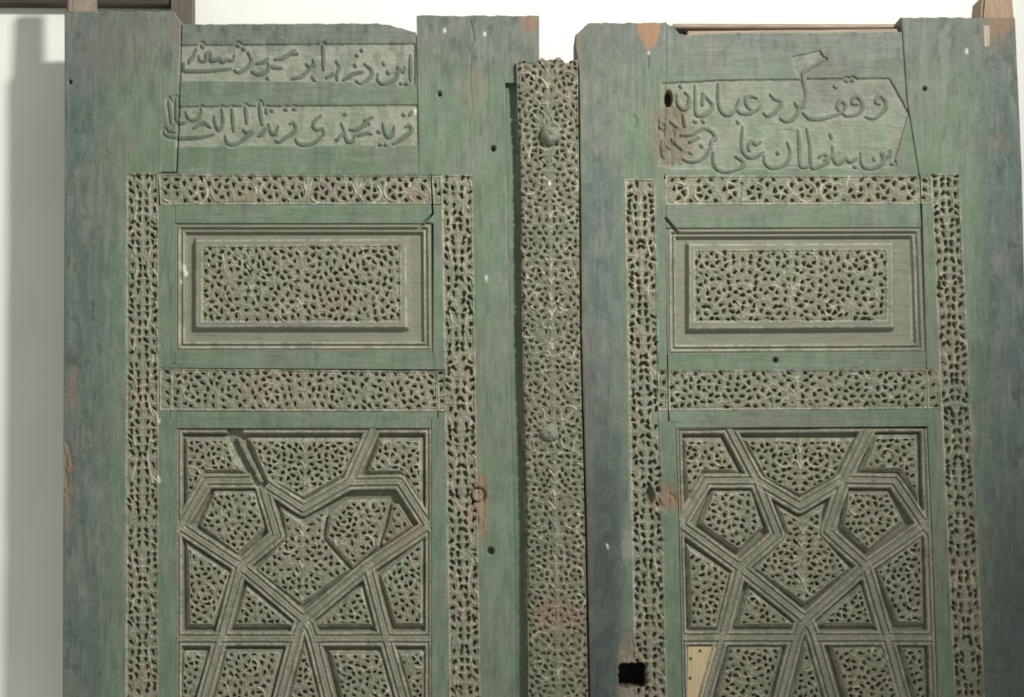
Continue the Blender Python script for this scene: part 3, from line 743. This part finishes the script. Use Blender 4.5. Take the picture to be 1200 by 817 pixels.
def block(name, q, h0, h1, mat, parent=None, bev=0.8, label=None, cat=None, kind=None, at_h=None):
    """a plain timber between heights h0 (back) and h1 (front), edges eased, at the depth where the photo shows it"""
    import bmesh
    bm = bmesh.new()
    def pt(x, y, h):
        X, Z_ = P3(x, y, at_h if at_h is not None else 0.0); return (float(X), -h * S, float(Z_))
    f = [bm.verts.new(pt(x, y, h1)) for x, y in q]; b = [bm.verts.new(pt(x, y, h0)) for x, y in q]
    n = len(q)
    bm.faces.new(f); bm.faces.new(b[::-1])
    for i in range(n): bm.faces.new([f[(i + 1) % n], f[i], b[i], b[(i + 1) % n]])
    bmesh.ops.bevel(bm, geom=bm.edges[:], offset=bev * S, segments=2, affect='EDGES')
    bmesh.ops.recalc_face_normals(bm, faces=bm.faces)
    me = bpy.data.meshes.new(name)
    if parent:
        bmesh.ops.translate(bm, vec=tuple(-np.array(root_loc(parent))), verts=bm.verts)
    bm.to_mesh(me); bm.free(); me.materials.append(mat)
    o = bpy.data.objects.new(name, me); COL.objects.link(o)
    if parent: o.parent = parent
    if label: o["label"] = label
    if cat: o["category"] = cat
    if kind: o["kind"] = kind
    return o

# ------------------------------------------------------------------ the setting: white wall behind the doors
WALL_H = -100                                             # wall face lies this far behind the door faces
def wall():
    x0, z0 = P3(-1500, 1600, WALL_H); x1, z1 = P3(2700, -1200, WALL_H); y = -WALL_H * S
    V = [(x0, y, z0), (x1, y, z0), (x1, y, z1), (x0, y, z1), (x0, y + .1, z0), (x1, y + .1, z0), (x1, y + .1, z1), (x0, y + .1, z1)]
    Q = [(0, 1, 2, 3), (5, 4, 7, 6), (3, 2, 6, 7), (1, 0, 4, 5), (4, 0, 3, 7), (1, 5, 6, 2)]
    link("wall", V, Q, M_WALL, None, flat=np.ones(6, bool), kind="structure")
wall()

# the dark timber frame fixed to the wall, its lower right corner showing over the left leaf
zx, zz = P3(100, 0, WALL_H)
fr = thing("timber_frame", "dark brown wooden frame on the white wall above the left door leaf", "frame", (float(zx), -(WALL_H + 14) * S, float(zz)))
block("bottom_board", [(-160, -46), (199, -44), (199, 5.5), (-160, 3.5)], WALL_H, WALL_H + 16, M_BEAM, fr, at_h=WALL_H + 16)
M_BEAM2 = new_mat("brown_wood_post", attr=False, base=(0.115, 0.098, 0.080), rough=.6, grain=(1, 1, .06))
block("side_board", [(200, -200), (224.5, -200), (224.5, 44), (200, 44)], WALL_H, WALL_H + 20, M_BEAM2, fr, at_h=WALL_H + 20)

# ------------------------------------------------------------------ left door leaf
bx_, bz_ = P3(340, YB, 0)
LEFT = thing("door_leaf", "left green carved wooden door leaf, which carries the studded carved centre batten", "door", (float(bx_), 0.0, float(bz_)))
bx_, bz_ = P3(940, YB, 0)
RIGHT = thing("door_leaf", "right green carved door leaf with a square lock hole and a pale wood patch", "door", (float(bx_), 0.0, float(bz_)))

def band(name, q, parent, e=None, res=0.72, kind='band', base=0.0):
    p = Pile(); sheet(p, q, res=res, base=base, kind=kind, depth=20, rnd=0, round_on='', wob=.2, rail=e, sides='ltrb')
    return p.build(name, M_CARV, parent)

# hinge stile
def top_hs(x): return np.where(x > 203, (x - 203) * 1.5, 0) + 3.2 * (fbm(x / 9, x * 0 + 3, 31, 4) - .5)
p = Pile()
lx = curve((13, 75), (200, 75.5), (430, 74), (817, 73), (885, 73))
sheet(p, [(75, 13), (212, 13), (206.5, 201), (75, 201)], rail=(lx, curve((13, 212), (60, 211), (200, 206))), res=1.0, top=top_hs, round_on='ltr', rnd=2.0, sides='ltr')
sheet(p, [(75, 201), (147.5, 201), (146.5, YB), (73, YB)], rail=(lx, lambda y: LA0(y) - .04), res=1.5, round_on='l', rnd=2.0, sides='lb')
sheet(p, [(148, 201), (189, 201), (189, 203), (148, 203)], res=1.0, round_on='', sides='', wob=.35)
sheet(p, [(186, 240.5), (205, 240.5), (205, 430.5), (187, 430.5)], rail=(lambda y: LA1(y) + .04, lambda y: 200.5 if y > 425 else 205.0), res=1.4, round_on='r', sides='rb')
sheet(p, [(186, 481.5), (199, 481.5), (206, YB), (186, YB)], rail=(lambda y: LA1(y) + .04, lambda y: 199.2 if y < 491 else 206.4), res=1.4, round_on='r', sides='rtb')
hs = p.build("hinge_stile", M_STILE, LEFT)
band("carved_band", VB['LA'], hs, (LA0, LA1))
band("carved_corner", CORN['LA2'], hs)
# meeting stile with its rebate
p = Pile()
sheet(p, [(488, 18), (632, 18), (632, 97), (489.5, 97)], res=1.1, round_on='tr', rnd=1.8, sides='ltrb', top=lambda x: 2.2 * (fbm(x / 9, x * 0 + 8, 37, 4) - .5))
sheet(p, [(489.5, 97), (592, 97), (594.3, 204), (491.5, 204)], rail=(lambda y: 489.5 + (y - 97) * .018, LE), res=1.3, round_on='r', sides='lr', rnd=1.4)
sheet(p, [(554, 204), (594, 204), (606, YB), (564, YB)], rail=(lambda y: LB1(y) + .04, LE), res=1.4, round_on='r', sides='rb', rnd=2.2)
sheet(p, [(504.5, 204), (553, 204), (553, 205), (504.5, 205)], res=1.0, round_on='', sides='l')
sheet(p, [(508.5, 240), (518, 240), (521, 433), (508, 433)], rail=(lambda y: (507.6 - max(0, y - 250) * .8) if y < 261.4 else 508.0 - (y - 240) * .004, lambda y: LB0(y) - .04), res=1.2, round_on='l', sides='lb')
sheet(p, [(506, 483), (523, 483), (528, YB), (506, YB)], rail=(lambda y: 513.5 if y < 491 else 505.6, lambda y: LB0(y) - .04), res=1.2, round_on='l', sides='ltb')
sheet(p, [(592.5, 97.5), (686, 97.5), (692, YB), (606.5, YB)], rail=(lambda y: LE(y) + .2, lambda y: AS1(y) - 1), base=-7.5, kind='stile', res=3, round_on='', sides='rb', usemap=False)
ms = p.build("meeting_stile", M_STILE, LEFT)
band("carved_band", VB['LB'], ms, (LB0, LB1))
band("carved_corner", CORN['LB1'], ms); band("carved_corner", CORN['LB2'], ms)
# top rail, written
def top_tr(x): return 28 * 0 + np.interp(x, [205, 214, 222, 442, 458, 470, 488], [2, 0, 0.5, -1, 1.0, 5, 9.5]) + 2.2 * (fbm(x / 8, x * 0 + 2, 33, 3) - .5)
p = Pile()
sheet(p, [(213.5, 28), (486.8, 28), (490, 203.2), (208, 203.2)], rail=(curve((13, 213.2), (60, 212.2), (203, 207.4)), curve((28, 487.3), (203, 491))), kind='rail', res=0.75, round_on='tl', rnd=1.6, sides='tlr', top=top_tr)
sheet(p, [(190, 203.2), (504, 203.2), (504, 205.4), (190, 203.8)], kind='rail', res=1.0, round_on='', sides='')
sheet(p, [(190, 240.4), (506.4, 239.5), (507.3, 261.4), (206, 261.4)], rail=(lambda y: 205.6, lambda y: 506.4 - max(0, y - 250) * .8), kind='rail', res=0.9, round_on='', sides='lrb')
tr = p.build("top_rail", M_RAIL, LEFT)
band("carved_band", HB['L1'], tr)
# middle rail
p = Pile()
sheet(p, [(205.4, 411.5), (507, 411.5), (508, 433), (205.4, 431)], kind='rail', res=1.2, round_on='', sides='t')
sheet(p, [(200.2, 426.5), (205.4, 426.5), (205.4, 431), (200.2, 431)], kind='rail', res=1.2, round_on='', sides='')
sheet(p, [(200.2, 482), (512.5, 482.5), (512.5, 491), (200.2, 491)], kind='rail', res=1.2, round_on='', sides='lr')
sheet(p, [(206.6, 491), (505.3, 491), (505.3, 502), (206.6, 502)], kind='rail', res=1.2, round_on='b', sides='b')
mr_ = p.build("middle_rail", M_RAIL, LEFT)
band("carved_band", HB['L2'], mr_)

# raised panel inside its moulding
def rect_d(px, py, q):
    return np.maximum(poly_sd(px, py, q), 0)
def moulding(d):
    return (-0.3 - 2.4 * np.exp(-((d - 1.2) / 1.0) ** 2) - 0.2 * (d > 2) - 3.6 * np.exp(-((d - 6.6) / 1.3) ** 2) - 1.0 * sst(4, 9, d) - 5.2 * sst(9.2, 12.5, d))
def raised_panel(parent, outer, plat, fld, seed):
    f = poly_d = None
    def hf(px, py):
        d = rect_d(px, py, outer); s = poly_sd(px, py, plat)
        floor = moulding(d) - 0.4 * sst(12, 24, d)
        up = -8.4 + 9.1 * np.clip((s + 5.5) / 5.5, 0, 1)
        return np.maximum(floor, np.where(s > -6, up, -99))
    p = Pile()
    (ax, ay), (bx, by), (cx, cy), (dx, dy) = fld
    (ox0, oy0), (ox1, oy1), (ox2, oy2), (ox3, oy3) = outer
    sheet(p, [outer[0], outer[1], (bx, by), (ax, ay)], kind='panel', res=.85, round_on='', sides='t', hfun=hf, usemap=True, depth=30)
    sheet(p, [(dx, dy), (cx, cy), outer[2], outer[3]], kind='panel', res=.85, round_on='', sides='b', hfun=hf, usemap=True, depth=30)
    sheet(p, [outer[0], fld[0], fld[3], outer[3]], kind='panel', res=.85, round_on='', sides='l', hfun=hf, usemap=True, depth=30)
    sheet(p, [fld[1], outer[1], outer[2], fld[2]], kind='panel', res=.85, round_on='', sides='r', hfun=hf, usemap=True, depth=30)
    o = p.build("raised_panel", M_RAIL, parent)
    band("carved_field", fld, o, None, kind='carved', base=0.7)
raised_panel(LEFT, [(205.5, 261.6), (506, 261.6), (507, 411.3), (205.5, 411.3)], [(230, 282), (475, 281), (476, 383), (230, 383)], FLD['L'], 1)

# strapwork panel
def strip_highlight(segs):  # lit lines along the strips, painted pale
    for sg in segs:
        (xa, ya), (xb, yb) = sg[0], sg[1]; L = math.hypot(xb - xa, yb - ya); nx, ny = (yb - ya) / L, -(xb - xa) / L
        for o_ in (-6.2, 0, 6.2): edge_highlight([(xa + nx * o_, ya + ny * o_), (xb + nx * o_, yb + ny * o_)], 1.2, .85 if o_ else .5)
def lattice(parent, name, x0f, x1f, y0, segs, miss, hw=9.7):
    def hf(px, py):
        d = np.full(px.shape, 30.0)
        for s in segs:
            (xa, ya), (xb, yb) = s[0], s[1]
            k = s[2] if len(s) > 2 else 1.0
            d = np.minimum(d, seg_d(px, py, xa, ya, xb, yb)[0] / k)
        d = d + 0.8 * (fbm(px / 14, py / 14, 95, 3) - .5)
        h = -0.5 * sst(.62, .76, fbm(px / 4, py / 4, 97, 3)) - 9.0 * sst(hw - 1.5, hw + .3, d) - 3.0 * np.exp(-((d - 4.1) / 0.9) ** 2) - 0.9 * sst(4.6, 6, d) + 0.6 * np.exp(-((d - 6.3) / .9) ** 2) - .5 * np.exp(-(d / .8) ** 2)
        for s in miss:                                  # where a strip has come away: the ragged bed it left
            (xa, ya), (xb, yb) = s
            dd = seg_d(px, py, xa, ya, xb, yb)[0]
            h = np.where(dd < 8.5, np.minimum(h, -9.0), h); h = np.where((dd < 2.4 + 1.2 * (fbm(px / 4, py / 4, 93, 2) - .5)) & (py > 512), -3.6 + 2.0 * (fbm(px / 3, py / 5, 91, 3) - .5), h)
        return h
    strip_highlight(segs)
    p = Pile()
    sheet(p, [(x0f(y0), y0), (x1f(y0), y0), (x1f(YB), YB), (x0f(YB), YB)], rail=(x0f, x1f), kind='lattice', res=.8, round_on='', sides='ltrb', hfun=hf, usemap=False, wob=.25, depth=26)
    return p.build(name, M_CARV, parent)
LS = []
A_, B_, C_, D_, E_, F_, G_, H_ = (273, 502), (305, 564), (355, 597), (409, 566), (437, 502), (242, 564), (218, 615), (324, 628)
I_, J_, K_, M_, N_ = (281, 664), (468, 565), (496, 612), (430, 665), (355.5, 727)
segL = [(B_, C_), (C_, D_), (D_, E_), (F_, B_), (F_, (208, 622)), (B_, H_), (H_, I_), ((208, 616), I_), (I_, N_), (N_, M_), (M_, (506, 614)), (D_, J_), (J_, (505, 622)),
        (I_, (258, 749)), ((258, 749), (218, 890)), (M_, (452, 749)), ((452, 749), (492, 890)), ((205, 749), (346, 749)), ((367, 749), (507, 749)),
        ((351, 733), (346, 749)), ((346, 749), (308, 890)), ((361, 733), (367, 749)), ((367, 749), (402, 890)), (N_, (351, 735)), (N_, (361, 735)),
        ((206.5, 500), (506, 500), .9), ((205.5, 500), (205.5, 890), .85), ((505.5, 500), (505.5, 890), .85)]
lat = lattice(LEFT, "strapwork_panel", lambda y: 206.8, lambda y: 505.2, 502.3, segL, [(A_, B_)])
for i, (q, k, ax) in enumerate(INS_L):
    rr = random.Random(i)
    fan("carved_inset", q, k, lat, base=rr.uniform(-.9, .3))
tilt = lambda px, py: (px - 415) * -0.02 + (py - 625) * -0.012
carve_field(SHIFT_L, [], 171, inset=4.6, pitch=6.9, gap=32, ring_r=6.2)
fan("carved_inset", SHIFT_L, (416, 622), lat, base=2.6, bevel=3.6, low=-4.5, depth=8, hextra=tilt, label="loose pentagonal inset knocked askew over its neighbours")
BED = [(459, 590), (467, 591), (484, 617), (448, 641), (446, 637), (453, 616)]
carve_field(BED, [], 181, inset=3.6, pitch=7.8, gap=40)
fan("carved_inset", BED, (462, 616), lat, base=-4.0, bevel=2.0, low=-3.0, depth=6)
# centre batten that covers the joint, with two iron bosses
p = Pile()
def top_as(x): return 3.5 * np.abs(np.sin((x - 604) / 7.2)) * np.sin((x - 600) / 3.1) + np.interp(x, [604, 628, 634, 645, 676], [2, 5, 0, -2, 1]) + 3 * (fbm(x / 4, x * 0 + 1, 35, 2) - .5)
sheet(p, ASTQ, rail=(AS0, AS1), base=8.0, kind='astragal', res=.72, rnd=2.4, round_on='lrt', sides='ltrb', depth=20, top=top_as, wob=.5,
      hfun=lambda px, py: -1.5 * ((px - (AS0(400) + AS1(400)) / 2) / 36) ** 2)
ast = p.build("centre_batten", M_CARV, LEFT)
def boss(x, y, r, parent, flat_=1.5):
    X, Z_ = P3(x, y, 12)
    prof = [(r * 1.0, -1.5), (r * 1.0, 0.3), (r * .93, 2.0), (r * .78, 4.0), (r * .5, 5.6), (r * .2, 6.3), (0.01, 6.4)]
    n = 28; V = []; Q = []
    rng = np.random.RandomState(int(y))
    for j, (rr, hh0) in enumerate(prof):
        for i in range(n):
            a = 2 * math.pi * i / n; k = 1 + 0.07 * math.sin(3 * a + y) + 0.05 * math.sin(5 * a + 2 * y + j) + 0.06 * rng.rand(); hh = hh0 * flat_ * (1 + 0.12 * math.sin(2 * a + j + y))
            V.append((float(X) + rr * k * math.cos(a) * S, -(8.2 + hh) * S, float(Z_) + rr * k * math.sin(a) * S))
    for j in range(len(prof) - 1):
        for i in range(n):
            Q.append((j * n + i, j * n + (i + 1) % n, (j + 1) * n + (i + 1) % n, (j + 1) * n + i))
    o = link("iron_boss", V, Q, M_NAIL, parent); fixn(o)
boss(644.5, 158, 12.0, ast); boss(644.5, 507, 10.5, ast, .9)
# raw wood pivot rising from the hinge side
def pivot(parent, q, h0, h1, mat):
    return block("pivot_post", q, h0, h1, mat, parent, bev=3.0)
pivot(LEFT, [(79, -60), (110, -60), (111, 16), (76, 16)], -13, -2, new_mat("weathered_wood_post", attr=False, base=(0.22, 0.18, 0.14), rough=.8, grain=(1, 1, .08), bump=.5, var=.35))

# ------------------------------------------------------------------ right door leaf
p = Pile()
def top_rs(x): return np.where(x < 690, np.maximum(0, (690 - x)) * .9, 0) + 3.0 * (fbm(x / 9, x * 0 + 4, 41, 4) - .5)
sheet(p, [(678, 27), (781, 26), (778, 206), (680, 206)], rail=(curve((20, 674), (45, 674), (75, 678.5), (206, 680)), curve((20, 781.6), (206, 779))), res=1.0, round_on='lt', rnd=2.0, sides='ltr', top=top_rs)
sheet(p, [(680, 206), (731.5, 206), (745, YB), (693, YB)], rail=(RS, lambda y: RA0(max(y, 210)) - .04), res=1.4, round_on='l', sides='lb', rnd=2.0)
sheet(p, [(731.7, 206), (778, 206), (778, 210), (731.7, 210)], res=1.0, round_on='', sides='')
sheet(p, [(767.5, 210), (779, 210), (781, 433.5), (771, 433.5)], rail=(lambda y: RA1(y) + .04, lambda y: 780.4 + (y - 210) * .006), res=1.2, round_on='r', sides='rb')
sheet(p, [(772, 481.5), (783, 481.5), (801, YB), (783, YB)], rail=(lambda y: RA1(y) + .04, lambda y: 783.0 if y < 494 else RI0(y) - .4), res=1.2, round_on='r', sides='rtb')
ms2 = p.build("meeting_stile", M_STILE, RIGHT)
band("carved_band", VB['RA'], ms2, (RA0, RA1)); band("carved_corner", CORN['RA2'], ms2)
p = Pile()
def top_ro(x): return 3.0 * (fbm(x / 9, x * 0 + 6, 43, 4) - .5) + np.where(x > 1148, 9, 0) * sst(1148, 1151, x) * 0
rj = curve((18, 1056), (118, 1063), (203, 1077))
sheet(p, [(1056, 20), (1190, 20), (1198, 203), (1077, 203)], rail=(rj, RE), res=1.0, round_on='ltr', rnd=2.0, sides='ltr', top=top_ro)
sheet(p, [(1124.5, 203), (1198, 203), (1214, YB), (1157, YB)], rail=(lambda y: RB1(max(y, 204)) + .04, RE), res=1.4, round_on='r', sides='rb', rnd=2.0)
sheet(p, [(1077.5, 203), (1124.3, 203), (1124.3, 204.4), (1078, 205)], res=1.0, round_on='', sides='l')
sheet(p, [(1080.5, 239.6), (1092, 239.6), (1100, 432.6), (1086, 432.6)], rail=(lambda y: 1080.5 + (y - 240) * .028, lambda y: RB0(y) - .04), res=1.2, round_on='l', sides='lb')
sheet(p, [(1087.5, 479.6), (1101, 479.6), (1122, YB), (1100, YB)], rail=(lambda y: RI1(y) + .9, lambda y: RB0(y) - .04), res=1.2, round_on='l', sides='ltb')
hs2 = p.build("hinge_stile", M_STILE, RIGHT)
band("carved_band", VB['RB'], hs2, (RB0, RB1)); band("carved_corner", CORN['RB1'], hs2); band("carved_corner", CORN['RB2'], hs2)
p = Pile()
def top_r2(x): return np.interp(x, [780, 788, 796, 806, 830, 900, 1060], [-11, -8, 1.5, 3, 0.8, 0, -1]) + 1.6 * (fbm(x / 5, x * 0 + 7, 45, 3) - .5)
sheet(p, [(782, 38), (1054.8, 38), (1075, 205), (779.2, 205)], rail=(lambda y: 782 - (y - 38) * .017, lambda y: rj(y) - .8), kind='rail', res=.75, round_on='t', rnd=1.6, sides='tlr', top=top_r2)
sheet(p, [(779.2, 205), (1075.5, 205), (1075.5, 206), (781, 206)], kind='rail', res=1.0, round_on='', sides='')
sheet(p, [(781, 240.3), (1078, 239.4), (1079.5, 266), (781, 267)], kind='rail', res=.9, round_on='', sides='lrb')
tr2 = p.build("top_rail", M_RAIL, RIGHT)
band("carved_band", HB['R1'], tr2)
p = Pile()
sheet(p, [(783, 415.4), (1085, 413.4), (1085, 432.7), (783, 433.7)], kind='rail', res=1.1, round_on='', sides='tlr')
sheet(p, [(784, 481.5), (1086, 479.5), (1086.8, 492), (785, 494)], kind='rail', res=1.2, round_on='', sides='lr')
sheet(p, [(790.5, 494), (1087, 492), (1087, 500), (791.5, 502)], kind='rail', res=1.2, round_on='b', sides='b')
mr2 = p.build("middle_rail", M_RAIL, RIGHT)
band("carved_band", HB['R2'], mr2)
raised_panel(RIGHT, [(781, 267.2), (1079.6, 266.2), (1085, 413.2), (782.5, 415.2)], [(808, 287), (1045, 286), (1046, 383), (808, 385)], FLD['R'], 2)
A_, B_, C_, D_, E_, F_, H_ = (853, 500), (887, 564), (937.5, 594), (989, 563), (1021, 498), (828, 564), (911.5, 627)
I_, J_, M_, N_, H2 = (867.5, 666), (1048.5, 564), (1015, 664), (943.7, 727), (969.5, 623)
segR = [(A_, B_), (B_, C_), (C_, D_), (D_, E_), (F_, B_), (F_, (792, 624)), (B_, H_), (H_, I_), ((793, 612), I_), (I_, N_), (N_, M_), (M_, (1092, 610)), (D_, J_), (J_, (1090, 625)), (D_, H2), (H2, M_),
        (I_, (846, 748)), ((846, 748), (806, 890)), (M_, (1040, 748)), ((1040, 748), (1080, 890)), ((795, 748), (933, 748)), ((955, 748), (1100, 748)),
        ((939, 733), (933, 748)), ((933, 748), (896, 890)), ((949, 733), (955, 748)), ((955, 748), (996, 890)), (N_, (939, 735)), (N_, (949, 735)),
        ((790, 501), (1090, 498), .9), ((792, 500), (801, 890), .85), ((1086.5, 500), (1100, 890), .85)]
lat2 = lattice(RIGHT, "strapwork_panel", lambda y: RI0(y) + .3, lambda y: RI1(y) + .1, 502.3, segR, [])
for i, (q, k, ax) in enumerate(INS_R):
    rr = random.Random(50 + i)
    fan("carved_inset", q, k, lat2, base=rr.uniform(-.9, .3))
# pale new board let in where an inset is lost, with its nails
patch = block("wood_patch", [(806, 758), (842.5, 758), (815, 872), (803.5, 872)], -9, -1.2, M_TAN, lat2, bev=1.0, label="pale new wood board nailed in place of a lost inset")
def nail(x, y, parent):
    X, Z_ = P3(x, y, 0); V = []; Q = []; n = 10
    for rr, hh in ((1.7, -1.4), (1.7, -.8), (.9, -.45), (.01, -.4)):
        for i in range(n):
            a = 2 * math.pi * i / n
            V.append((float(X) + rr * math.cos(a) * S, -hh * S, float(Z_) + rr * math.sin(a) * S))
    for j in range(3):
        for i in range(n): Q.append((j * n + i, j * n + (i + 1) % n, (j + 1) * n + (i + 1) % n, (j + 1) * n + i))
    o = link("nail", V, Q, M_BEAM, parent); fixn(o)
for (x, y) in ((820.5, 763), (809.5, 772), (837, 773), (809, 795), (830, 801), (808, 830)): nail(x, y, patch)
# raw batten along the back of the top rail, wedge, and pivot
block("back_batten", [(790, 22.6), (1054, 23.2), (1055, 28.2), (790, 28.0)], -46, -14, M_RAWL, RIGHT, bev=1.0)
block("back_batten", [(806, 35.2), (1053, 32.5), (1055, 60), (806, 60)], -44, -3.5, M_RAWL, RIGHT, bev=1.0)
block("gap_shade_board", [(786, 27), (1054, 27), (1055, 70), (786, 70)], -50, -47, M_BEAM, RIGHT, bev=.5)  # dark sheet added behind the gap to stand for its shade
block("wood_sliver", [(1151, 30), (1159.5, 30), (1160, 53), (1157, 56), (1152.5, 56)], -6, 1.2, new_mat("bleached_wood", attr=False, base=(0.30, 0.275, 0.22), rough=.7, grain=(1, 1, .06), var=.2), RIGHT, bev=.8)
pivot(RIGHT, [(1153.5, -9), (1188, -9), (1191, 30), (1150, 30)], -42, -3, M_RAW)
